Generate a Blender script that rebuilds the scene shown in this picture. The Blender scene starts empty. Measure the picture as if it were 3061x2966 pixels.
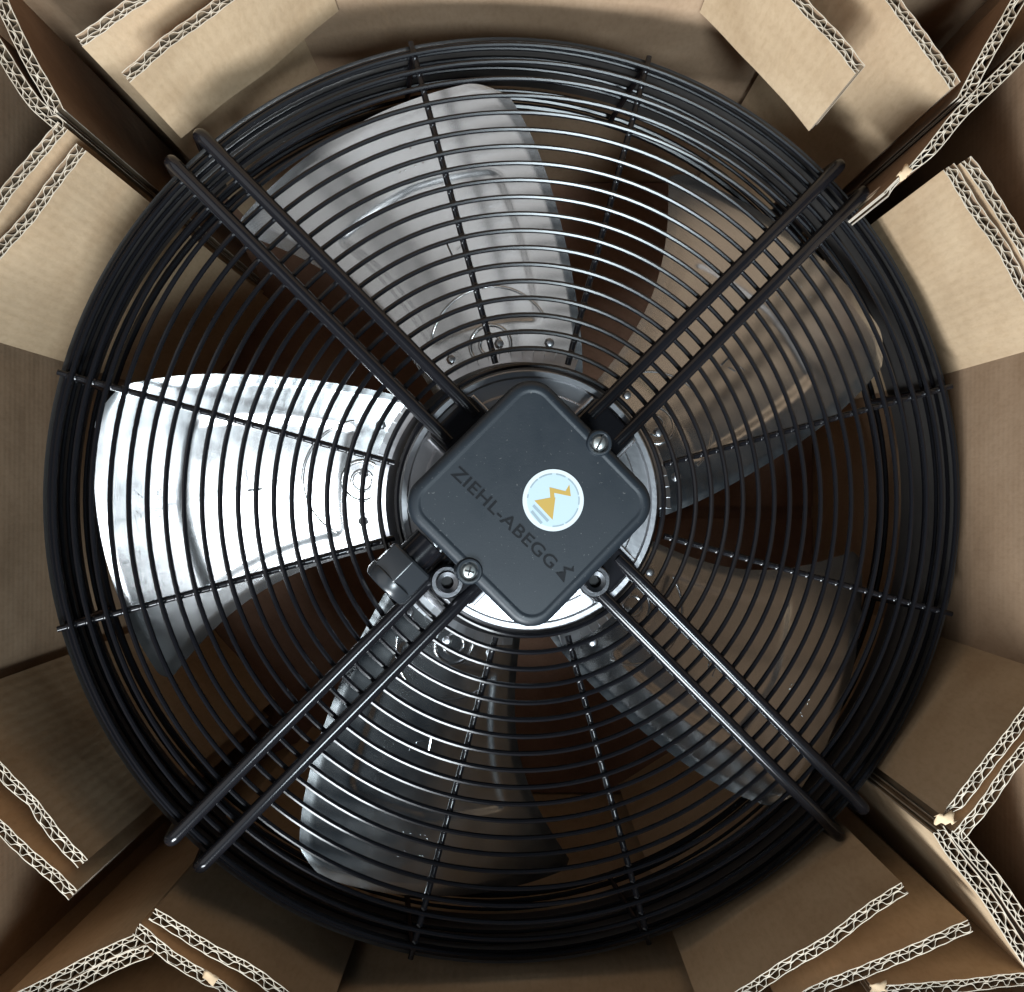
import bpy, bmesh, math, random
import numpy as np
from mathutils import Vector, Matrix, Euler
random.seed(7)
PI = math.pi
R = math.radians
SC = bpy.context.scene
COL = SC.collection

# ------------------------------------------------------------------ camera, light, exposure
CAMZ = 0.90                                   # camera height above the carton floor
F, CX, CY = 3060.0, 1530.5, 1483.0            # photo focal length / centre in photo pixels
cam_d = bpy.data.cameras.new('camera')
cam_d.sensor_width = 36.0
cam_d.lens = 36.0 * F / 3061.0
cam_d.clip_start, cam_d.clip_end = 0.02, 50.0
cam = bpy.data.objects.new('camera', cam_d); COL.objects.link(cam)
cam.location = (0, 0, CAMZ)
SC.camera = cam

world = bpy.data.worlds.new('World'); SC.world = world
world.use_nodes = True
bg = world.node_tree.nodes['Background']
bg.inputs['Color'].default_value = (0.50, 0.75, 1.0, 1)
bg.inputs['Strength'].default_value = 0.035

KEY_DIR = Vector((-0.20, -0.79, 0.56)).normalized()
ld = bpy.data.lights.new('window_light', 'AREA')
ld.shape = 'RECTANGLE'; ld.size = 0.9; ld.size_y = 0.7
ld.energy = 96.0; ld.color = (0.88, 0.95, 1.0)
key = bpy.data.objects.new('window_light', ld); COL.objects.link(key)
key.location = Vector((0, 0, 0.30)) + KEY_DIR * 2.3
key.rotation_euler = (-KEY_DIR).to_track_quat('-Z', 'Y').to_euler()

def area_light(name, direction, dist, size, energy, color):
    d = Vector(direction).normalized()
    l = bpy.data.lights.new(name, 'AREA'); l.shape = 'SQUARE'; l.size = size; l.energy = energy; l.color = color
    o = bpy.data.objects.new(name, l); COL.objects.link(o)
    o.location = Vector((0, 0, 0.30)) + d * dist
    o.rotation_euler = (-d).to_track_quat('-Z', 'Y').to_euler()
area_light('lamp_light', (0.20, -0.40, 0.90), 2.3, 0.45, 40.0, (0.80, 0.93, 1.0))      # cool lamp that glints on the wires
area_light('fill_light', (-0.55, 0.06, 0.80), 2.0, 1.6, 6.6, (1.0, 0.985, 0.965))   # dim broad fill added for the top blade to reflect

vs = SC.view_settings
vs.view_transform = 'Standard'; vs.look = 'None'; vs.gamma = 1.0; vs.exposure = 0.0
vs.use_curve_mapping = False

def at(px, py, d):                            # photo pixel at depth d below the camera
    return Vector(((px - CX) / F * d, (CY - py) / F * d, CAMZ - d))

# ------------------------------------------------------------------ materials
def mat(name, color, rough=0.5, metal=0.0, spec=0.5, coat=0.0):
    m = bpy.data.materials.new(name); m.use_nodes = True
    b = m.node_tree.nodes['Principled BSDF']
    b.inputs['Base Color'].default_value = (*color, 1)
    b.inputs['Roughness'].default_value = rough
    b.inputs['Metallic'].default_value = metal
    b.inputs['Specular IOR Level'].default_value = spec
    b.inputs['Coat Weight'].default_value = coat
    return m
def nodes(m): return m.node_tree.nodes, m.node_tree.links, m.node_tree.nodes['Principled BSDF']
def noise(m, scale, detail=4, rough=0.55, coord='Object', stretch=None):
    N, L, b = nodes(m)
    tc = N.new('ShaderNodeTexCoord'); n = N.new('ShaderNodeTexNoise')
    n.inputs['Scale'].default_value = scale; n.inputs['Detail'].default_value = detail
    n.inputs['Roughness'].default_value = rough
    if stretch:
        mp = N.new('ShaderNodeMapping'); mp.inputs['Scale'].default_value = stretch
        L.new(tc.outputs[coord], mp.inputs['Vector']); L.new(mp.outputs[0], n.inputs['Vector'])
    else:
        L.new(tc.outputs[coord], n.inputs['Vector'])
    return n
def ramp(m, src, stops):
    N, L, b = nodes(m)
    r = N.new('ShaderNodeValToRGB'); e = r.color_ramp.elements
    while len(e) < len(stops): e.new(0.5)
    for el, (p, c) in zip(e, stops):
        el.position = p; el.color = (*c, 1)
    L.new(src, r.inputs['Fac']); return r
def bump(m, src, strength, dist):
    N, L, b = nodes(m)
    bp = N.new('ShaderNodeBump'); bp.inputs['Strength'].default_value = strength
    bp.inputs['Distance'].default_value = dist
    L.new(src, bp.inputs['Height'])
    if b.inputs['Normal'].links: L.new(b.inputs['Normal'].links[0].from_socket, bp.inputs['Normal'])
    L.new(bp.outputs[0], b.inputs['Normal'])

def card_material(name, lo, mid, hi, stripes=0.0):
    m = mat(name, mid, 0.85, spec=0.25)
    N, L, b = nodes(m)
    n1 = noise(m, 14, 5, 0.6)
    r1 = ramp(m, n1.outputs['Fac'], [(0.30, lo), (0.52, mid), (0.75, hi)])
    n2 = noise(m, 420, 3, 0.6, stretch=(1, 1, 0.35))           # paper fibre flecks
    r2 = ramp(m, n2.outputs['Fac'], [(0.30, (0.86, 0.84, 0.80)), (0.55, (1, 1, 1))])
    mx = N.new('ShaderNodeMix'); mx.data_type = 'RGBA'; mx.blend_type = 'MULTIPLY'
    mx.inputs['Factor'].default_value = 0.6
    L.new(r1.outputs[0], mx.inputs['A']); L.new(r2.outputs[0], mx.inputs['B'])
    n5 = noise(m, 4.5, 3, 0.6); r5 = ramp(m, n5.outputs['Fac'], [(0.35, (0.84, 0.82, 0.79)), (0.6, (1, 1, 1))])      # handled, stained patches
    n6 = noise(m, 55, 4, 0.7, stretch=(1, 1, 0.12)); r6 = ramp(m, n6.outputs['Fac'], [(0.62, (1, 1, 1)), (0.72, (1.12, 1.11, 1.08))])   # scuffs
    prev = mx.outputs['Result']
    for rr_ in (r5, r6):
        mm = N.new('ShaderNodeMix'); mm.data_type = 'RGBA'; mm.blend_type = 'MULTIPLY'; mm.inputs['Factor'].default_value = 0.8
        L.new(prev, mm.inputs['A']); L.new(rr_.outputs[0], mm.inputs['B']); prev = mm.outputs['Result']
    L.new(prev, b.inputs['Base Color'])
    bump(m, n2.outputs['Fac'], 0.25, 0.0004)
    n4 = noise(m, 16, 3, 0.5); bump(m, n4.outputs['Fac'], 0.25, 0.006)   # soft dents
    if stripes:                                                # faint flute print-through
        uv = N.new('ShaderNodeUVMap'); uv.uv_map = 'UVMap'
        w = N.new('ShaderNodeTexWave'); w.bands_direction = 'X'
        w.inputs['Scale'].default_value = 1.0; w.inputs['Distortion'].default_value = 0.6
        mp = N.new('ShaderNodeMapping'); mp.inputs['Scale'].default_value = (50, 8, 1)
        L.new(uv.outputs[0], mp.inputs['Vector']); L.new(mp.outputs[0], w.inputs['Vector'])
        bump(m, w.outputs['Fac'], stripes, 0.0006)
    return m
M = {}
M['card'] = card_material('pale_liner', (0.50, 0.35, 0.215), (0.595, 0.435, 0.28), (0.64, 0.48, 0.315), 0.12)
M['kraft'] = card_material('kraft_liner', (0.35, 0.235, 0.15), (0.44, 0.30, 0.195), (0.50, 0.35, 0.235), 0.08)
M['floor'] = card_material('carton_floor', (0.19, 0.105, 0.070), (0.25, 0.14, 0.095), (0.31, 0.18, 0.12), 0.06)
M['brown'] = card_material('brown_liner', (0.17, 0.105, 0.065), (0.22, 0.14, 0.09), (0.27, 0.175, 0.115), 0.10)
M['inner'] = card_material('shaded_inner_paper', (0.20, 0.145, 0.095), (0.26, 0.19, 0.125), (0.32, 0.235, 0.16))  # paper inside the board, darkened to put shade into the flute holes
M['edge'] = card_material('cut_edge', (0.48, 0.41, 0.32), (0.60, 0.525, 0.43), (0.68, 0.61, 0.515))
M['wire'] = mat('black_powder_coat', (0.006, 0.006, 0.0075), 0.17, spec=0.36)
M['band'] = mat('dark_grey_band', (0.045, 0.042, 0.040), 0.42, spec=0.5)
M['matt'] = mat('black_matt_steel', (0.010, 0.010, 0.011), 0.6, spec=0.25)
M['bar'] = mat('black_gloss_tube', (0.008, 0.008, 0.010), 0.18, spec=0.42)
n = noise(M['bar'], 500, 2); bump(M['bar'], n.outputs['Fac'], 0.04, 0.0003)
M['blade'] = mat('bare_aluminium', (0.60, 0.61, 0.62), 0.20, 1.0)
N_, L_, b_ = nodes(M['blade'])
n = noise(M['blade'], 30, 6, 0.65)
r = ramp(M['blade'], n.outputs['Fac'], [(0.3, (0.19, 0.19, 0.19)), (0.7, (0.27, 0.27, 0.27))])
L_.new(r.outputs[0], b_.inputs['Roughness'])
r = ramp(M['blade'], n.outputs['Fac'], [(0.3, (0.52, 0.525, 0.53)), (0.7, (0.63, 0.635, 0.64))])
L_.new(r.outputs[0], b_.inputs['Base Color'])
n2 = noise(M['blade'], 9, 2, 0.5); bump(M['blade'], n2.outputs['Fac'], 0.06, 0.004)
M['motor'] = mat('cast_aluminium', (0.60, 0.60, 0.62), 0.34, 1.0)
n = noise(M['motor'], 260, 5, 0.6); bump(M['motor'], n.outputs['Fac'], 0.22, 0.0005)
M['rotor'] = mat('rotor_steel', (0.16, 0.16, 0.17), 0.28, 1.0)
n = noise(M['rotor'], 300, 4, 0.6); bump(M['rotor'], n.outputs['Fac'], 0.2, 0.0005)
M['lid'] = mat('black_plastic', (0.012, 0.017, 0.023), 0.42, spec=0.42)
n = noise(M['lid'], 1500, 3, 0.6); bump(M['lid'], n.outputs['Fac'], 0.25, 0.0002)
n = noise(M['lid'], 28, 6, 0.7); r = ramp(M['lid'], n.outputs['Fac'], [(0.3, (0.36, 0.36, 0.36)), (0.7, (0.52, 0.52, 0.52))])   # handled, uneven sheen
M['lid'].node_tree.links.new(r.outputs[0], nodes(M['lid'])[2].inputs['Roughness'])
n = noise(M['lid'], 650, 2, 0.5); r = ramp(M['lid'], n.outputs['Fac'], [(0.0, (0.012, 0.017, 0.023)), (0.70, (0.012, 0.017, 0.023)), (0.78, (0.10, 0.10, 0.10))])   # dust specks
M['lid'].node_tree.links.new(r.outputs[0], nodes(M['lid'])[2].inputs['Base Color'])
M['print'] = mat('moulded_letter', (0.004, 0.005, 0.007), 0.55, spec=0.22)
M['steel'] = mat('zinc_screw', (0.78, 0.82, 0.80), 0.38, 1.0)
M['hole'] = mat('recess_shade', (0.01, 0.01, 0.01), 0.6)  # near-black colour stands for the shade inside sockets and screw slots
M['sticker'] = mat('white_sticker', (0.58, 0.64, 0.66), 0.42)
M['sticker_blue'] = mat('sticker_field', (0.43, 0.545, 0.605), 0.42)
M['yellow'] = mat('sticker_yellow', (0.44, 0.29, 0.06), 0.45)
M['greyprint'] = mat('sticker_grey', (0.27, 0.34, 0.38), 0.45)
M['gland'] = mat('grey_plastic', (0.026, 0.029, 0.033), 0.26, spec=0.6)
M['ground'] = mat('dark_concrete', (0.10, 0.095, 0.09), 0.8)
n = noise(M['ground'], 8, 6); r = ramp(M['ground'], n.outputs['Fac'], [(0.3, (0.07, 0.067, 0.063)), (0.7, (0.13, 0.125, 0.118))])
M['ground'].node_tree.links.new(r.outputs[0], nodes(M['ground'])[2].inputs['Base Color'])

# ------------------------------------------------------------------ mesh helpers
class MB:
    def __init__(s): s.v, s.f, s.m, s.uv = [], [], [], {}
    def add(s, verts, faces, mi=0):
        o = len(s.v); s.v += [tuple(p) for p in verts]
        s.f += [tuple(i + o for i in f) for f in faces]; s.m += [mi] * len(faces)
        return o
    def box(s, c, size, rot=0.0, mi=0):
        hx, hy, hz = [q / 2 for q in size]; M3 = Matrix.Rotation(rot, 3, 'Z'); c = Vector(c)
        vv = [c + M3 @ Vector((x, y, z)) for z in (-hz, hz) for y in (-hy, hy) for x in (-hx, hx)]
        s.add(vv, [(0, 2, 3, 1), (4, 5, 7, 6), (0, 1, 5, 4), (2, 6, 7, 3), (0, 4, 6, 2), (1, 3, 7, 5)], mi)
    def tube(s, pts, r, seg=10, closed=False, mi=0):
        pts = [Vector(p) for p in pts]; n = len(pts); rings = []; prev = None
        for i in range(n):
            a = pts[(i - 1) % n] if (closed or i > 0) else pts[i]
            b = pts[(i + 1) % n] if (closed or i < n - 1) else pts[i]
            t = (b - a).normalized()
            if prev is None:
                up = Vector((0, 0, 1)) if abs(t.z) < 0.9 else Vector((1, 0, 0))
                u = t.cross(up).normalized()
            else:
                u = (prev - t * prev.dot(t)).normalized()
            prev = u; w = t.cross(u)
            rr = r[i] if isinstance(r, (list, tuple)) else r
            rings.append([pts[i] + (u * math.cos(k * 2 * PI / seg) + w * math.sin(k * 2 * PI / seg)) * rr for k in range(seg)])
        o = len(s.v); s.v += [tuple(p) for ring in rings for p in ring]
        for i in range(n if closed else n - 1):
            j = (i + 1) % n
            for k in range(seg):
                l = (k + 1) % seg
                s.f.append((o + i * seg + k, o + i * seg + l, o + j * seg + l, o + j * seg + k)); s.m.append(mi)
        if not closed:
            s.f.append(tuple(o + k for k in range(seg))[::-1]); s.m.append(mi)
            s.f.append(tuple(o + (n - 1) * seg + k for k in range(seg))); s.m.append(mi)
    def hoop(s, R_, z, r, n=128, seg=8, mi=0):           # ring about the local Z axis
        o = len(s.v)
        for i in range(n):
            a = i * 2 * PI / n
            for k in range(seg):
                b = k * 2 * PI / seg
                q = R_ + r * math.cos(b)
                s.v.append((q * math.cos(a), q * math.sin(a), z + r * math.sin(b)))
        for i in range(n):
            j = (i + 1) % n
            for k in range(seg):
                l = (k + 1) % seg
                s.f.append((o + i * seg + k, o + j * seg + k, o + j * seg + l, o + i * seg + l)); s.m.append(mi)
    def lathe(s, prof, n=96, c=(0, 0, 0), mi=0):
        o = len(s.v); c = Vector(c); p = len(prof)
        for i in range(n):
            a = i * 2 * PI / n
            for (q, z) in prof: s.v.append(tuple(c + Vector((q * math.cos(a), q * math.sin(a), z))))
        for i in range(n):
            j = (i + 1) % n
            for k in range(p - 1):
                s.f.append((o + i * p + k, o + j * p + k, o + j * p + k + 1, o + i * p + k + 1)); s.m.append(mi)
    def prism(s, poly, z0, z1, mi=0):
        n = len(poly); o = len(s.v)
        s.v += [(x, y, z0) for x, y in poly] + [(x, y, z1) for x, y in poly]
        s.f.append(tuple(o + i for i in range(n))[::-1]); s.f.append(tuple(o + n + i for i in range(n)))
        s.m += [mi, mi]
        for i in range(n):
            j = (i + 1) % n
            s.f.append((o + i, o + j, o + n + j, o + n + i)); s.m.append(mi)
    def build(s, name, mats, parent=None, smooth=False, sharp=35):
        me = bpy.data.meshes.new(name); me.from_pydata(s.v, [], s.f)
        if not isinstance(mats, (list, tuple)): mats = [mats]
        for m in mats: me.materials.append(m)
        me.polygons.foreach_set('material_index', s.m)
        bm = bmesh.new(); bm.from_mesh(me); bmesh.ops.recalc_face_normals(bm, faces=bm.faces); bm.to_mesh(me); bm.free()
        if smooth:
            me.polygons.foreach_set('use_smooth', [True] * len(me.polygons))
            me.set_sharp_from_angle(angle=R(sharp))
        if s.uv:
            uvl = me.uv_layers.new(name='UVMap')
            for l in me.loops: uvl.data[l.index].uv = s.uv.get(l.vertex_index, (0, 0))
        me.update()
        o = bpy.data.objects.new(name, me); COL.objects.link(o)
        if parent: o.parent = parent
        return o
def tag(o, label=None, cat=None, group=None, kind=None):
    if label: o['label'] = label
    if cat: o['category'] = cat
    if group: o['group'] = group
    if kind: o['kind'] = kind
    return o
def empty(name, loc=(0, 0, 0), rot=(0, 0, 0)):
    o = bpy.data.objects.new(name, None); COL.objects.link(o)
    o.location = loc; o.rotation_euler = rot; o.empty_display_size = 0.05
    return o
def copy(o, parent, rz):
    c = o.copy(); COL.objects.link(c); c.parent = parent
    c.rotation_euler = (0, 0, rz); return c

# ------------------------------------------------------------------ ground and carton
FZ = -0.10                                    # level of the carton floor
m = MB(); m.box((0, 0, FZ - 0.029), (6, 6, 0.04)); g = m.build('ground', M['ground']); tag(g, kind='structure')
XL, XR, YB, YT = -0.309, 0.2935, -0.290, 0.306
WT = 0.007
carton = empty('carton', ((XL + XR) / 2, (YB + YT) / 2, FZ - 0.009))
tag(carton, 'brown corrugated carton whose walls and floor surround the fan', 'box')
def cpart(name, c, size, material):
    m = MB(); m.box(Vector(c) - carton.location, size)
    for i, p in enumerate(m.v):
        m.uv[i] = (p[0] + p[1], p[2])
    return m.build(name, material, carton)
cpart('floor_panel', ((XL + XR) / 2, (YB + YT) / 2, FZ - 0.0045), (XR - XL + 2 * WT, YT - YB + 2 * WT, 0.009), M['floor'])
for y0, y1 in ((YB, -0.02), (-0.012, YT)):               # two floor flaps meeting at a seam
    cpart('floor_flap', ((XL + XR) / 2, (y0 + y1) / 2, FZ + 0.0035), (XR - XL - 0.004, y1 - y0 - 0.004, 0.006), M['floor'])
def wall(a, b, ztop, shade_rise=0.0):              # wall panel: inner face from a to b, unseen middle raised to cast shade
    a, b = Vector((*a, 0)), Vector((*b, 0)); t = (b - a).normalized(); nrm = Vector((t.y, -t.x, 0))
    m = MB(); n = 40; L = (b - a).length
    for i in range(n + 1):
        s_ = i / n; p = a.lerp(b, s_); w = 0.0012 * math.sin(s_ * 5 + a.x * 30) * math.sin(PI * s_)
        for off in (w, WT + w):
            for z in (FZ, ztop + shade_rise * min(1, max(0, (0.20 - abs(s_ - 0.5)) / 0.04))):
                q = p + nrm * off; m.uv[len(m.v)] = (s_ * L, z) if abs(t.x) > .5 else (z, s_ * L * .4)
                m.v.append(tuple(Vector((q.x, q.y, z)) - carton.location))
    for i in range(n):
        o, p = i * 4, i * 4 + 4
        for f in ((o, p, p + 1, o + 1), (o + 2, o + 3, p + 3, p + 2), (o + 1, p + 1, p + 3, o + 3), (o, o + 2, p + 2, p)):
            m.f.append(f); m.m.append(0)
    m.f += [(0, 1, 3, 2), (n * 4, n * 4 + 2, n * 4 + 3, n * 4 + 1)]; m.m += [0, 0]
    return m.build('wall', M['kraft'], carton, smooth=True)
wall((XR, YT), (XL, YT), 0.54)               # wall normals point outwards; unseen upper part raised for the right blade to mirror
wall((XR, YB), (XR, YT), 0.385)
wall((XL, YB), (XR, YB), 0.366, 0.012).data.materials[0] = M['card']  # middle of unseen top edge raised for shade; paler liner brightens this wall
wall((XL, YT), (XL, YB), 0.42)  # top edge raised out of view to shade the left side

# ------------------------------------------------------------------ double-wall corrugated pads
DT = 0.555
def resample(pts, step):
    pts = [Vector((p[0], p[1], 0)) for p in pts]
    segs = [(pts[i + 1] - pts[i]).length for i in range(len(pts) - 1)]; tot = sum(segs)
    n = max(2, int(tot / step)); out = []
    for k in range(n + 1):
        s = tot * k / n; i = 0
        while i < len(segs) - 1 and s > segs[i]: s -= segs[i]; i += 1
        out.append(pts[i].lerp(pts[i + 1], min(1, s / segs[i])))
    return out, tot
def smooth_path(p, it):
    for _ in range(it):
        q = p[:]
        for i in range(1, len(p) - 1): q[i] = (p[i - 1] + p[i] * 2 + p[i + 1]) / 4
        p = q
    return p
def pad(label, px, d_top=DT, z_bot=FZ + 0.007, side=0, lean=0.0, name='cardboard_pad', group='corrugated pads packed round the fan',
        crush=(), thick=(0.0027, 0.0040), bulge=0.0, face='card', notch=None, torn=None):
    """px: photo pixels along the inner liner of the cut top edge; thickness goes away from the middle of the carton"""
    pts = [at(x, y, d_top) for x, y in px]
    zt = CAMZ - d_top
    path, tot = resample(pts, 0.0006)
    path = smooth_path(path, 60); n = len(path)
    mid = path[n // 2]
    nr = []
    for i in range(n):
        t = (path[min(n - 1, i + 1)] - path[max(0, i - 1)]).normalized(); nr.append(Vector((-t.y, t.x, 0)))
    out = 1 if nr[n // 2].dot(mid) > 0 else -1
    if side: out = side
    rnd = random.Random(len(bpy.data.objects))
    ph = [rnd.uniform(0, 6.28) for _ in range(10)]
    def wob(s):                                # slow wander of the whole board
        return 0.0009 * math.sin(s * 38 + ph[0]) + 0.0005 * math.sin(s * 95 + ph[1])
    def topz(s, k):                            # slightly ragged cut
        return zt + 0.0005 * math.sin(s * 140 + ph[2]) + 0.00035 * math.sin(s * 520 + ph[3] + k) + lean * 0
    def squash(s):
        f = 1.0
        for (c, w, a) in crush: f *= 1 - a * math.exp(-((s / tot - c) / w) ** 2)
        return f
    root = empty(name, (mid.x, mid.y, z_bot))
    tag(root, label, 'cardboard', group)
    org = Vector((mid.x, mid.y, z_bot))
    A, B = thick
    def ribbon(offs, th, nm, material, step, jag):
        m = MB(); idx = list(range(0, n, step))
        if idx[-1] != n - 1: idx.append(n - 1)
        for i in idx:
            s = i / (n - 1) * tot; o = offs(s)
            for e in (o - th / 2, o + th / 2):
                for top in (0, 1):
                    z = (topz(s, jag) - jag * 0.0004 * (1 + math.sin(s * 900 + ph[4]))) if top else (notch[1] if notch and s / tot > notch[0] else z_bot)
                    q = path[i] + nr[i] * out * (e + wob(s) + (bulge * math.sin(PI * s / tot) if not top else 0))
                    m.uv[len(m.v)] = (s, z)
                    m.v.append((q.x - org.x, q.y - org.y, z - org.z))
        for k in range(len(idx) - 1):
            o, p = k * 4, k * 4 + 4
            m.f += [(o, p, p + 1, o + 1), (o + 2, o + 3, p + 3, p + 2), (o + 1, p + 1, p + 3, o + 3), (o, o + 2, p + 2, p)]
            m.m += [0, 0, 1, 0]
        e = (len(idx) - 1) * 4
        m.f += [(0, 1, 3, 2), (e, e + 2, e + 3, e + 1)]; m.m += [1, 1]
        return m.build(nm, [material, M['edge']], root, smooth=True)
    lt = 0.0005
    ribbon(lambda s: 0, lt, 'liner', M[face], 4, 0)
    ribbon(lambda s: (A) * squash(s) + 0.00025 * math.sin(s * 300 + ph[5]), lt * .8, 'liner', M['inner'], 3, 0.6)
    ribbon(lambda s: (A + B) * squash(s), lt, 'liner', M['kraft' if face == 'card' else face], 4, 0.2)
    def rnd_wave(a, s):                        # rounded flutes, unevenly pressed
        return math.tanh(1.9 * math.sin(a) + 0.35 * math.sin(0.31 * a + ph[3])) / math.tanh(1.9) * (0.93 + 0.07 * math.sin(s * 260 + ph[7]))
    la, lb = 0.0062 * rnd.uniform(.94, 1.06), 0.0084 * rnd.uniform(.94, 1.06)
    def jit(s, k): return 1.6 * math.sin(s * 61 + ph[6 + k]) + 0.9 * math.sin(s * 173 + ph[8 + k]) + 0.5 * math.sin(s * 397 + ph[5 + k])
    ribbon(lambda s: (A / 2 + (A / 2 - lt * .75) * rnd_wave(2 * PI * s / la + jit(s, 0), s)) * squash(s), 0.0006, 'fluting', M['inner'], 1, 0.8)
    ribbon(lambda s: (A + B / 2 + (B / 2 - lt * .75) * rnd_wave(2 * PI * s / lb + jit(s, 1), s)) * squash(s), 0.0006, 'fluting', M['inner'], 1, 0.8)
    if torn:                                   # torn scrap of liner curling off the cut edge
        c = at(torn[0], torn[1], d_top) - org; k = torn[2]; rr = random.Random(int(torn[0])); m = MB(); nx, ny = 7, 5
        for i in range(nx):
            for j in range(ny):
                x, y = (i / (nx - 1) - .5) * k, (j / (ny - 1) - .5) * k * .6
                e = rr.uniform(-.10, .10) * k if i in (0, nx - 1) or j in (0, ny - 1) else 0
                ca, sa = math.cos(torn[3]), math.sin(torn[3])
                m.v.append((c.x + (x + e) * ca - y * sa, c.y + (x + e) * sa + (y + e) * ca,
                            c.z + 0.0016 + 0.12 * k * math.sin(3.2 * x / k + 4 * y / k + 1) + rr.uniform(-.03, .03) * k))
        for i in range(nx - 1):
            for j in range(ny - 1):
                a = i * ny + j; m.f.append((a, a + ny, a + ny + 1, a + 1)); m.m.append(0)
        o = m.build('torn_scrap', M['card'], root, smooth=True, sharp=80)
        sd = o.modifiers.new('thickness', 'SOLIDIFY'); sd.thickness = 0.0005
    return root

pad('pale corrugated pad above the fan, just right of the upper left slot, front layer', [(387, 247), (690, 0), (930, -196)], z_bot=0.258)
pad('pale pad of the back layer above the fan, beside the upper left slot', [(241, 132), (449, 0), (800, -223)])
pad('pale pad above the fan at upper right, front layer ending above the guard rim', [(2556, 222), (2376, 0), (2180, -190)], z_bot=0.258)
pad('pale pad of the back layer at upper right, beside the two slot sheets', [(2839, 268), (2640, -6), (2510, -185)])
pad('pale pad left of the fan, just below the upper left slot, front layer', [(255, 449), (6, 780), (-145, 981)])
pad('pale pad of the back layer left of the fan, touching the upper left slot sheet', [(202, 387), (0, 640), (-150, 830)])
pad('pale pad right of the fan, just below the upper right slot, front layer', [(2817, 510), (3075, 911), (3148, 1026)])
pad('pale pad of the back layer pressed against the front pad right of the fan', [(2869, 489), (3061, 775), (3166, 940)])
pad('shaded pad at lower right of the fan, front layer with a torn white corner', [(2818, 2440), (3093, 2078), (3170, 1976)], crush=((0.03, 0.05, 0.5),), torn=(2822, 2444, 0.010, 0.2))
pad('shaded pad of the back layer at lower right, meeting the pair of slot sheets', [(2856, 2494), (3081, 2186), (3170, 2056)])
pad('shaded pad below the fan at lower right, front layer, its cut edge sloping down left', [(2696, 2641), (2202, 2961), (2100, 3027)])
pad('shaded pad of the back layer below the fan at lower right, shorter cut edge', [(2893, 2748), (2444, 2950), (2330, 3000)])
pad('shaded pad left of the fan at lower left, front layer with a dented cut edge', [(258, 2574), (0, 2265), (-150, 2085)], crush=((0.38, 0.05, 0.25),))
pad('shaded pad of the back layer at lower left, just outside the dented front pad', [(230, 2663), (0, 2456), (-140, 2330)])
pad('shaded pad below the fan at lower left, front layer, its cut edge sloping down right', [(466, 2714), (864, 2966), (980, 3040)])
pad('shaded pad of the back layer below the fan at lower left, meeting two slot sheets', [(415, 2765), (713, 2966), (820, 3038)], crush=((0.62, 0.05, 0.3),), torn=(630, 2918, 0.0085, -0.6))
# sheets standing in the corner slots
SG = 'corrugated sheets standing in the corner slots'
def sheet(label, px, side, **k): return pad(label, px, side=side, name='cardboard_sheet', group=SG, **k)
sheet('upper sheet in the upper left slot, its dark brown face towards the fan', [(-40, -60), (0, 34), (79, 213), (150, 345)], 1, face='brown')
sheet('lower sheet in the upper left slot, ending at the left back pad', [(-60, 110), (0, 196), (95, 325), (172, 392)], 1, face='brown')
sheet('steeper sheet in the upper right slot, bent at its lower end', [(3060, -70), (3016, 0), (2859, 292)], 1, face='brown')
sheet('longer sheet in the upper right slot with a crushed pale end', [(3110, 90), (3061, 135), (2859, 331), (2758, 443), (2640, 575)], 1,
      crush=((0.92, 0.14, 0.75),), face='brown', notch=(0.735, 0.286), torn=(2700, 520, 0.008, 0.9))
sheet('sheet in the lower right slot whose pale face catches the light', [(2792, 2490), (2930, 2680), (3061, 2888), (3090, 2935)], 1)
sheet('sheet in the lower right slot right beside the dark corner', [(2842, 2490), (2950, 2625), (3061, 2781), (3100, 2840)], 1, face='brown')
sheet('nearly level sheet at the bottom right corner with a torn tab', [(2606, 2950), (2800, 2938), (3061, 2916), (3100, 2912)], -1, torn=(2622, 2948, 0.0085, 0.1))
sheet('upper sheet of the two sloping down left from the lower left slot', [(404, 2798), (230, 2880), (56, 2966), (0, 2996)], 1)
sheet('lower sheet of the two sloping down left from the lower left slot', [(438, 2826), (290, 2895), (140, 2966), (60, 3010)], 1)

# ------------------------------------------------------------------ fan
FC = at(1592, 1496, 0.61)
fan = empty('axial_fan', FC, (0, R(7.9), 0))
tag(fan, 'axial fan with black wire guard, bare metal blades and black terminal box', 'fan')
# wire guard
m = MB(); m.hoop(0.2745, -0.104, 0.0025); m.hoop(0.281, -0.107, 0.002)
guard = m.build('wire_guard', M['wire'], fan, smooth=True)
WR = 0.00152
R0, DR = 0.0806, 0.01003
for i in range(20):
    m = MB(); rr = R0 + DR * i
    m.hoop(rr, 0.0, WR, n=96 if i < 6 else 144); m.build('guard_ring', M['wire'], guard, smooth=True)
for rr, z in ((0.2755, -0.007), (0.2775, -0.020), (0.2775, -0.034), (0.2775, -0.049), (0.2775, -0.065), (0.2765, -0.083)):
    m = MB(); m.hoop(rr, z, 0.0013, n=160); m.build('guard_ring', M['wire'], guard, smooth=True)
m = MB(); rb = [(0.2800, -0.010), (0.2806, -0.012), (0.2806, -0.082), (0.2800, -0.084), (0.2792, -0.082), (0.2792, -0.012), (0.2800, -0.010)]
m.lathe(rb, 160); m.build('rim_band', M['band'], guard, smooth=True, sharp=50)
m = MB()
m.tube([(0.0845, 0, -0.0029), (0.18, 0, -0.0030), (0.268, 0, -0.0029), (0.2728, 0, -0.0045), (0.2752, 0, -0.0095), (0.2757, 0, -0.02), (0.2757, 0, -0.102)], 0.0019, 10)
m.tube([(0.268, 0, -0.0029), (0.2795, 0, -0.0029)], 0.0017, 10)
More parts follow.
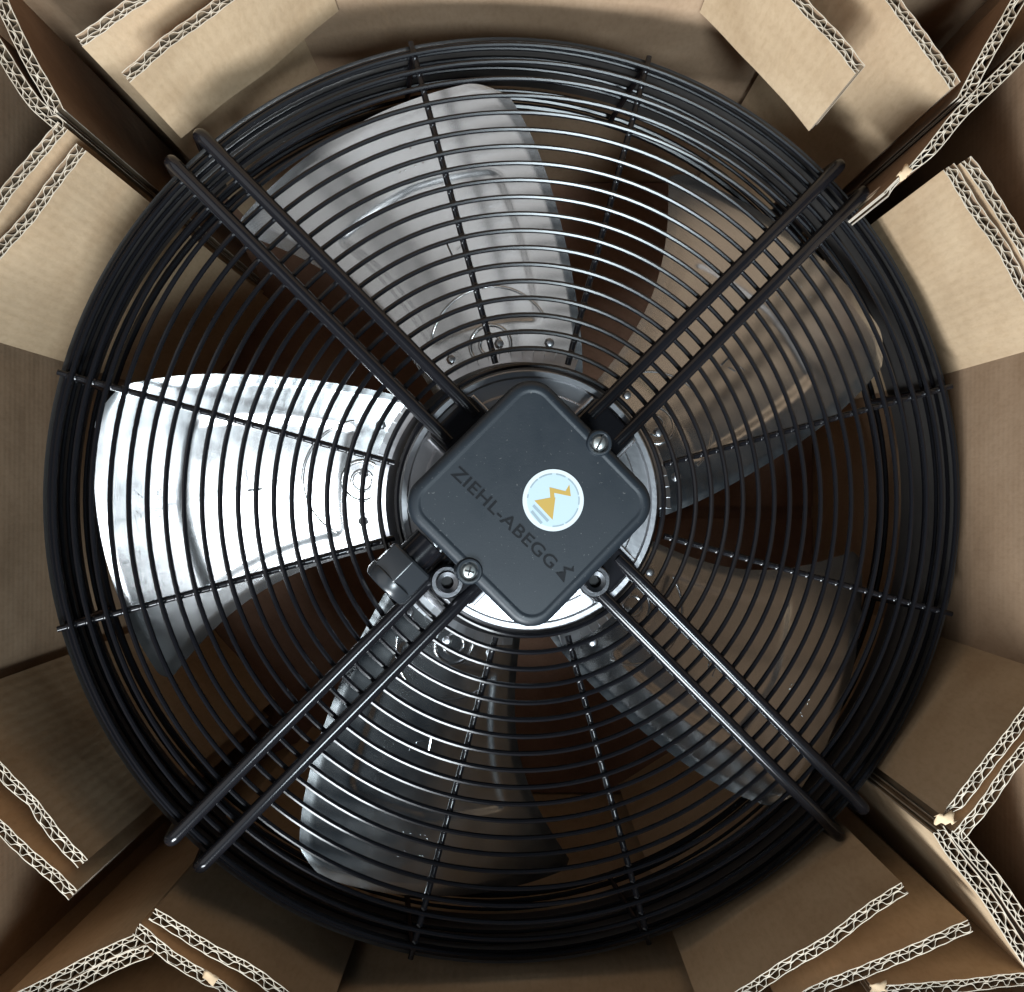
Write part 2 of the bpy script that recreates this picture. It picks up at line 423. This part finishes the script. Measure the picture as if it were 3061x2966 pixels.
for i in range(1, 20):                                     # weld beads where the rings cross
    for dx in (-0.0016, 0.0016):
        m.tube([(R0 + DR * i + dx, 0, -0.0040), (R0 + DR * i + dx, 0, -0.0016), (R0 + DR * i + dx, 0, -0.0004)], [0.0010, 0.0020, 0.0005], 7)
sp0 = m.build('spoke', M['wire'], guard, smooth=True, sharp=60)
for k, a in enumerate((15, 75, 105, 165, 195, 255, 285, 345)):
    if k == 0: sp0.rotation_euler = (0, 0, R(a))
    else: copy(sp0, guard, R(a))
# paired support bars and end brackets
def bar_mesh(sgn):
    m = MB(); y = sgn * 0.0112
    pts = [(0.060, y, 0.004), (0.075, y, 0.0058), (0.10, y, 0.0058), (0.20, y, 0.0058), (0.2770, y, 0.0056)]
    for k in range(1, 6):                                     # tight bend down behind the rim
        a = R(86) * k / 5; pts.append((0.2770 + 0.0055 * math.sin(a), y, 0.0056 - 0.0055 * (1 - math.cos(a))))
    pts += [(0.2850, y, -0.045), (0.2870, y, -0.100)]
    m.tube(pts, 0.0041, 14)
    return m.build('support_bar', M['bar'], fan, smooth=True, sharp=60)
b1, b2 = bar_mesh(1), bar_mesh(-1)
m = MB(); m.box((0.2825, 0, -0.065), (0.002, 0.026, 0.08)); m.box((0.2900, 0, -0.070), (0.0025, 0.0150, 0.020))
br = m.build('end_bracket', M['matt'], fan)
for k, a in enumerate((45, 135, 225, 315)):
    for o in (b1, b2, br):
        if k == 0: o.rotation_euler = (0, 0, R(a))
        else: copy(o, fan, R(a))

# blades
cw = np.array([(0.109, 70.7), (0.138, 76.6), (0.163, 80.9), (0.195, 85.5), (0.224, 88.7), (0.251, 92.4), (0.262, 94.6)])
ccw = np.array([(0.085, 128.5), (0.10, 127.2), (0.132, 126.2), (0.156, 126.7), (0.192, 129.0), (0.216, 131.4), (0.239, 133.9), (0.262, 136.2)])
pcw, pccw = np.polyfit(cw[:, 0], cw[:, 1], 3), np.polyfit(ccw[:, 0], ccw[:, 1], 4)
def blade_pt(r_, u):
    a = np.polyval(pcw, r_) * (1 - u) + np.polyval(pccw, r_) * u
    k = (r_ - 0.085) / 0.175
    z0, z1 = -0.034 + 0.010 * k, -0.070 - 0.032 * k
    z = z0 * (1 - u) + z1 * u + (0.0042 + 0.0002 * k) * math.sin(PI * u)
    fr = min(max((r_ - 0.112) / 0.006, 0), 1) * min(max((0.214 - 0.012 * abs(u - .5) - r_) / 0.006, 0), 1)
    fu = min(max((u - 0.15 - 0.10 * (1 - k) ** 2) / 0.05, 0), 1) * min(max((0.88 - u) / 0.05, 0), 1)
    f = fr * fu; f = f * f * (3 - 2 * f)
    z -= 0.0014 * f                                           # pressed panel in the sheet
    return Vector((r_ * math.cos(R(a)), r_ * math.sin(R(a)), z))
def blade_mesh():
    m = MB(); nr_, nu = 110, 90
    def rt(u): return 0.2605 - 0.011 * max(0, (0.10 - u) / 0.10) ** 2 - 0.006 * max(0, (u - 0.94) / 0.06) ** 2
    P = [[blade_pt(0.088 + (rt(j / nu) - 0.088) * i / nr_, j / nu) for j in range(nu + 1)] for i in range(nr_ + 1)]
    W = nu + 1
    for s in (0, 1):
        for i in range(nr_ + 1):
            for j in range(W):
                p = P[i][j]
                e = min(j, nu - j, nr_ - i) / 4.0
                th = 0.0013 * min(1.0, 0.35 + 0.65 * e)
                m.v.append(tuple(p + Vector((0, 0, th if s == 0 else -th))))
    o2 = (nr_ + 1) * W
    def q(a, b, c, d): m.f.append((a, b, c, d)); m.m.append(0)
    for i in range(nr_):
        for j in range(nu):
            a, b, c, d = i * W + j, i * W + j + 1, (i + 1) * W + j + 1, (i + 1) * W + j
            q(a, b, c, d); q(o2 + d, o2 + c, o2 + b, o2 + a)
    for i in range(nr_):
        q(i * W, (i + 1) * W, o2 + (i + 1) * W, o2 + i * W); q(i * W + nu, o2 + i * W + nu, o2 + (i + 1) * W + nu, (i + 1) * W + nu)
    for j in range(nu):
        q(j, o2 + j, o2 + j + 1, j + 1); q(nr_ * W + j, nr_ * W + j + 1, o2 + nr_ * W + j + 1, o2 + nr_ * W + j)
    return m.build('blade', M['blade'], fan, smooth=True, sharp=50)
def find_u(r_, ang): 
    a0, a1 = np.polyval(pcw, r_), np.polyval(pccw, r_); return (ang - a0) / (a1 - a0)
def bead(m, p, rad, h):
    n = 8; o = len(m.v)
    m.v.append(tuple(p + Vector((0, 0, h))))
    for (f, hh) in ((0.6, 0.75), (1.0, -0.2)):
        for k in range(n): m.v.append(tuple(p + Vector((math.cos(k * PI / 4) * rad * f, math.sin(k * PI / 4) * rad * f, h * hh))))
    for k in range(n):
        l = (k + 1) % n
        m.f.append((o, o + 1 + k, o + 1 + l)); m.f.append((o + 1 + k, o + 9 + k, o + 9 + l, o + 1 + l)); m.m += [0, 0]
bl0 = blade_mesh()
m = MB()
rnd = random.Random(3)
for c in range(2):                                          # two rows of raised dots
    for i in range(11):
        if rnd.random() < 0.25: continue
        rr = 0.238 - 0.011 * c + rnd.choice((0, -0.002, -0.004)); an = 111.0 - i * 0.42 + (0 if i < 6 else -0.5)
        bead(m, blade_pt(rr, find_u(rr, an)) + Vector((0, 0, 0.0013)), 0.0007, 0.0007)
mk0 = m.build('embossed_dots', M['blade'], bl0, smooth=True)
m = MB()
for (r1, a1, r2, a2) in ((0.163, 105.5, 0.172, 106.0), (0.172, 104.0, 0.1735, 101.8), (0.166, 104.2, 0.168, 102.6)):
    pts = [blade_pt(r1 + (r2 - r1) * t, find_u(r1 + (r2 - r1) * t, a1 + (a2 - a1) * t)) + Vector((0, 0, 0.0014)) for t in (0, .25, .5, .75, 1)]
    m.tube(pts, 0.0006, 6)
ml0 = m.build('embossed_strokes', M['blade'], bl0, smooth=True)
m = MB()                                                     # round boss and the ridge round it
bc = (0.1015 * math.cos(R(101)), 0.1015 * math.sin(R(101)))
def on_blade(x, y):
    rr = math.hypot(x, y); an = math.degrees(math.atan2(y, x)); return blade_pt(rr, find_u(rr, an))
for rad, th, a0, a1 in ((0.0125, 0.0013, 0, 360), (0.0065, 0.0012, 0, 360), (0.037, 0.0010, 25, 172)):
    pts = []
    for q in np.linspace(a0, a1, 40):
        x, y = bc[0] + rad * math.cos(R(q)), bc[1] + rad * math.sin(R(q))
        if math.hypot(x, y) > 0.088: pts.append(on_blade(x, y) + Vector((0, 0, 0.0010)))
    m.tube(pts, th, 8)
bs0 = m.build('root_boss', M['blade'], bl0, smooth=True, sharp=60)
m = MB()                                                     # riveted foot of the blade
pts = [blade_pt(0.0885, u) for u in np.linspace(0.06, 0.94, 14)]
for p, p2 in zip(pts, pts[1:]):
    d = Vector((p.x, p.y, 0)).normalized()
    m.add([p + d * -.003 + Vector((0, 0, .0035)), p + d * 0.007 + Vector((0, 0, .0022)), p2 + d * 0.007 + Vector((0, 0, .0022)), p2 + d * -.003 + Vector((0, 0, .0035)),
           p + d * -.003 - Vector((0, 0, .0035)), p + d * 0.007 - Vector((0, 0, .0022)), p2 + d * 0.007 - Vector((0, 0, .0022)), p2 + d * -.003 - Vector((0, 0, .0035))],
          [(0, 1, 2, 3), (7, 6, 5, 4), (1, 5, 6, 2), (0, 3, 7, 4), (0, 4, 5, 1), (3, 2, 6, 7)])
for u in (0.2, 0.5, 0.8):
    bead(m, blade_pt(0.101, u) + Vector((0, 0, 0.0014)), 0.0036, 0.0022)
ft0 = m.build('blade_foot', M['motor'], bl0, smooth=True, sharp=30)
for k in range(1, 5):
    b = copy(bl0, fan, R(72 * k))
    for ch in (mk0, ml0, bs0, ft0): copy(ch, b, 0)
# rotor and motor flange
m = MB()
m.lathe([(0.0, -0.022), (0.078, -0.022), (0.083, -0.025), (0.0865, -0.031), (0.0865, -0.105), (0.083, -0.113), (0.074, -0.117), (0.0, -0.117)], 112)
rotor = m.build('rotor', M['rotor'], fan, smooth=True, sharp=30)
m = MB()
m.lathe([(0.0, -0.003), (0.055, -0.003), (0.064, -0.0035), (0.0655, -0.006), (0.0735, -0.0065), (0.0745, -0.0045), (0.0775, -0.0045), (0.0785, -0.006), (0.0785, -0.019), (0.0, -0.019)], 128)
flange = m.build('motor_flange', M['motor'], fan, smooth=True, sharp=25)
for q in (45, 135, 225, 315):
    for sgn in (-1, 1):
        m = MB(); m.box((0.0600, sgn * 0.0178, -0.0005), (0.019, 0.0026, 0.0062))
        o = m.build('rib', M['motor'], flange); o.rotation_euler = (0, 0, R(q))
        bv = o.modifiers.new('bevel', 'BEVEL'); bv.width = 0.0008; bv.segments = 2
    # clamp casting that takes the bars
    m = MB(); m.box((0.054, 0, 0.002), (0.034, 0.033, 0.0095)); o = m.build('bar_clamp', M['bar'], flange); o.rotation_euler = (0, 0, R(q))
    bv = o.modifiers.new('bevel', 'BEVEL'); bv.width = 0.002; bv.segments = 3
# four round castings between the bars and sunk socket bolts
for (x, y) in ((-0.052, -0.0470), (0.0345, -0.0475)):
    m = MB()
    m.lathe([(0.0, 0.010), (0.0032, 0.010), (0.0036, 0.0165), (0.0060, 0.0172), (0.0064, 0.0165), (0.0066, 0.0150), (0.0088, 0.0150), (0.0096, 0.0140), (0.0098, -0.004)], 40, (x, y, 0))
    o = m.build('bolt_boss', M['motor'], flange, smooth=True, sharp=30); o.data.materials[0] = M['rotor']
    m = MB(); m.prism([(x + 0.0034 * math.cos(k * PI / 3), y + 0.0034 * math.sin(k * PI / 3)) for k in range(6)], 0.0095, 0.0120)
    m.build('socket', M['hole'], flange)

# terminal box
LX, LY = -0.0072, -0.0016
S, RC = 0.1066, 0.0168
def rrect(s, rc, n=10):
    h = s / 2 - rc; out = []
    for cx, cy, a0 in ((h, h, 0), (-h, h, 90), (-h, -h, 180), (h, -h, 270)):
        for k in range(n + 1):
            a = R(a0 + 90 * k / n); out.append((cx + rc * math.cos(a), cy + rc * math.sin(a)))
    return out
def loft(m, levels, mi=0):
    L = [[(x, y, z) for x, y in poly] for poly, z in levels]; n = len(L[0]); o = len(m.v)
    for lv in L: m.v += lv
    for i in range(len(L) - 1):
        for k in range(n):
            l = (k + 1) % n; m.f.append((o + i * n + k, o + i * n + l, o + (i + 1) * n + l, o + (i + 1) * n + k)); m.m.append(mi)
    m.f.append(tuple(o + k for k in range(n))[::-1]); m.f.append(tuple(o + (len(L) - 1) * n + k for k in range(n))); m.m += [mi, mi]
m = MB()
loft(m, [(rrect(S - 0.010, RC - 0.004), 0.0075), (rrect(S - 0.006, RC - 0.002), 0.0315)])
tb = m.build('terminal_box', M['lid'], fan, smooth=True, sharp=40)
tb.location = (LX, LY, 0); tb.rotation_euler = (0, 0, R(45))
ZT = 0.0450
m = MB()
lev = [(rrect(S, RC), 0.0310), (rrect(S, RC), 0.0395)]
for k in range(1, 9):
    a = k * PI / 2 / 8; q = 0.0050
    lev.append((rrect(S - 2 * q * (1 - math.cos(a)), RC - q * (1 - math.cos(a))), 0.0395 + 0.0045 * math.sin(a)))
lev += [(rrect(S - 0.0120, RC - 0.006), 0.0440), (rrect(S - 0.0135, RC - 0.0066), 0.0436), (rrect(S - 0.0145, RC - 0.007), 0.0436)]
loft(m, lev)
ZT = 0.0436
lid = m.build('lid', M['lid'], tb, smooth=True, sharp=60)
Rz = Matrix.Rotation(R(-45), 3, 'Z')
def loc2(px, py, d=0.566):                                   # photo pixel on the lid, in terminal box axes
    v = Vector(((px - 1593) / F * d, (1505 - py) / F * d, 0)); return Rz @ v
def logo_poly(pts, c, k):
    return [tuple((Vector((p[0] - c[0], c[1] - p[1])) * k)) for p in pts]
# lid screws in their collars
for px, py, slot in ((1797, 1323, 0), (1404, 1705, 1)):
    p = loc2(px, py)
    m = MB()
    m.lathe([(0.0052, 0.030), (0.0052, ZT + 0.0013), (0.0058, ZT + 0.0019), (0.0067, ZT + 0.0018), (0.0074, ZT + 0.0006), (0.0074, 0.030)], 40, (p.x, p.y, 0), 1)
    m.lathe([(0.0, ZT + 0.0002), (0.0053, ZT + 0.0002)], 40, (p.x, p.y, 0), 2)
    m.lathe([(0.0, ZT + 0.0024), (0.0018, ZT + 0.0023), (0.0034, ZT + 0.0017), (0.0042, ZT + 0.0006), (0.0042, ZT - 0.001)], 32, (p.x, p.y, 0), 0)
    for a in ((R(30), R(120)) if slot else (R(20),)):
        m.box((p.x, p.y, ZT + 0.0020), (0.0052 if slot else 0.0080, 0.0010, 0.0012), a, 2)
    o = m.build('lid_screw', [M['steel'], M['lid'], M['hole']], tb, smooth=True, sharp=30)
# sticker
sc = loc2(1657, 1495)
m = MB()
rs = 0.0172
m.prism([(rs * math.cos(k * PI / 36), rs * math.sin(k * PI / 36)) for k in range(72)], 0, 0.0003, 0)
ri = 0.0148
m.prism([(ri * math.cos(k * PI / 36), ri * math.sin(k * PI / 36)) for k in range(72)], 0.0003, 0.00036, 1)
kk = 0.0172 / 565.0; c0 = (962, 893)
LOGO = [(612, 900), (905, 845), (900, 660), (1165, 715), (1255, 610), (1285, 820), (975, 760), (1000, 845), (948, 1250)]
tri = [(612, 900), (905, 845), (1000, 845), (948, 1250)]
zig = [(905, 845), (888, 655), (975, 760), (985, 845)]
zig2 = [(888, 655), (1185, 728), (1285, 822), (975, 760)]
zig3 = [(1185, 728), (1258, 605), (1285, 822)]
for poly in (tri, zig, zig2, zig3):
    m.prism(logo_poly(poly, c0, kk), 0.00036, 0.00043, 2)
for (a, b) in (((590, 985), (865, 1275)), ((560, 1090), (745, 1315))):
    A_ = Vector(logo_poly([a], c0, kk)[0]); B_ = Vector(logo_poly([b], c0, kk)[0]); d = (B_ - A_).normalized(); q = Vector((-d.y, d.x)) * 0.0008
    m.prism([tuple(A_ + q), tuple(A_ - q), tuple(B_ - q), tuple(B_ + q)], 0.00036, 0.00043, 3)
for a0, a1 in ((175, 193 - 26), (127, 152), (93, 123), (62, 84), (12, 55), (-10, 8), (-62, -18), (-92, -66)):
    lo_, hi_ = min(a0, a1), max(a0, a1); nn = 8
    arc = [R(lo_ + (hi_ - lo_) * i / nn) for i in range(nn + 1)]
    m.prism([(0.0141 * math.cos(a), 0.0141 * math.sin(a)) for a in arc] + [(0.0149 * math.cos(a), 0.0149 * math.sin(a)) for a in arc[::-1]], 0.00037, 0.00041, 3)
st = m.build('sticker', [M['sticker'], M['sticker_blue'], M['yellow'], M['greyprint']], tb)
st.location = (sc.x, sc.y, ZT + 0.0001); st.rotation_euler = (0, 0, R(-45)); st['label'] = 'round white sticker with yellow emblem'
# moulded lettering
def text_mesh(body, size, name, parent, loc, rz):
    cu = bpy.data.curves.new(name, 'FONT'); cu.body = body; cu.size = size; cu.extrude = 0.00016; cu.offset = 0.00012
    cu.align_x = 'CENTER'; cu.align_y = 'CENTER'; cu.space_character = 1.06
    t = bpy.data.objects.new('tmp_text', cu); COL.objects.link(t)
    dg = bpy.context.evaluated_depsgraph_get(); me = bpy.data.meshes.new_from_object(t.evaluated_get(dg))
    bpy.data.objects.remove(t); me.name = name; me.materials.clear(); me.materials.append(M['print'])
    o = bpy.data.objects.new(name, me); COL.objects.link(o); o.parent = parent
    o.location = loc; o.rotation_euler = (0, 0, rz); return o
tc = loc2(1511, 1550)
tx = text_mesh('ZIEHL-ABEGG', 0.0098, 'lettering', tb, (tc.x, tc.y, ZT + 0.0001), R(-45 - 43.5))
tw = max(v.co.x for v in tx.data.vertices) - min(v.co.x for v in tx.data.vertices)
tx.scale = (0.0765 / tw, 1, 1); tx['label'] = 'dark moulded maker lettering'
lc = loc2(1693, 1714)
m = MB()
for poly in (tri, zig, zig2, zig3): m.prism(logo_poly(poly, c0, kk * 0.50), 0, 0.0003, 0)
o = m.build('emblem', M['print'], tb); o.location = (lc.x, lc.y, ZT + 0.0001); o.rotation_euler = (0, 0, R(-45 - 4))
# cable gland on the lower left side, pointing away at 225 degrees
gp = loc2(1262, 1664, 0.59)
ang = math.atan2(-1, -1) - R(45)
gm = Matrix.Translation((0, 0, 0))
m = MB()
def along(prof, n, mi, phase=0.0):
    o = len(m.v); p = len(prof)
    for i in range(n):
        a = phase + i * 2 * PI / n
        for (q, x) in prof: m.v.append((x, q * math.cos(a), q * math.sin(a)))
    for i in range(n):
        j = (i + 1) % n
        for k in range(p - 1): m.f.append((o + i * p + k, o + j * p + k, o + j * p + k + 1, o + i * p + k + 1)); m.m.append(mi)
along([(0.0, -0.012), (0.0098, -0.012), (0.0098, 0.004), (0.0, 0.004)], 32, 1)
along([(0.0, 0.001), (0.0140, 0.001), (0.0150, 0.0025), (0.0150, 0.0150), (0.0143, 0.0175), (0.0, 0.0175)], 6, 0, PI / 6)
along([(0.0, 0.016), (0.0142, 0.016), (0.0142, 0.0205), (0.0128, 0.0235), (0.0070, 0.0240), (0.0070, 0.015), (0.0, 0.015)], 40, 0)
o = m.build('cable_gland', [M['gland'], M['bar']], tb, smooth=True, sharp=28)
o.scale = (1.05, 1.05, 1.0); o.location = (gp.x, gp.y, 0.0175); o.rotation_euler = (0, 0, math.atan2(-1, -1) - R(45))
bv = o.modifiers.new('bevel', 'BEVEL'); bv.width = 0.0006; bv.segments = 2; bv.limit_method = 'ANGLE'
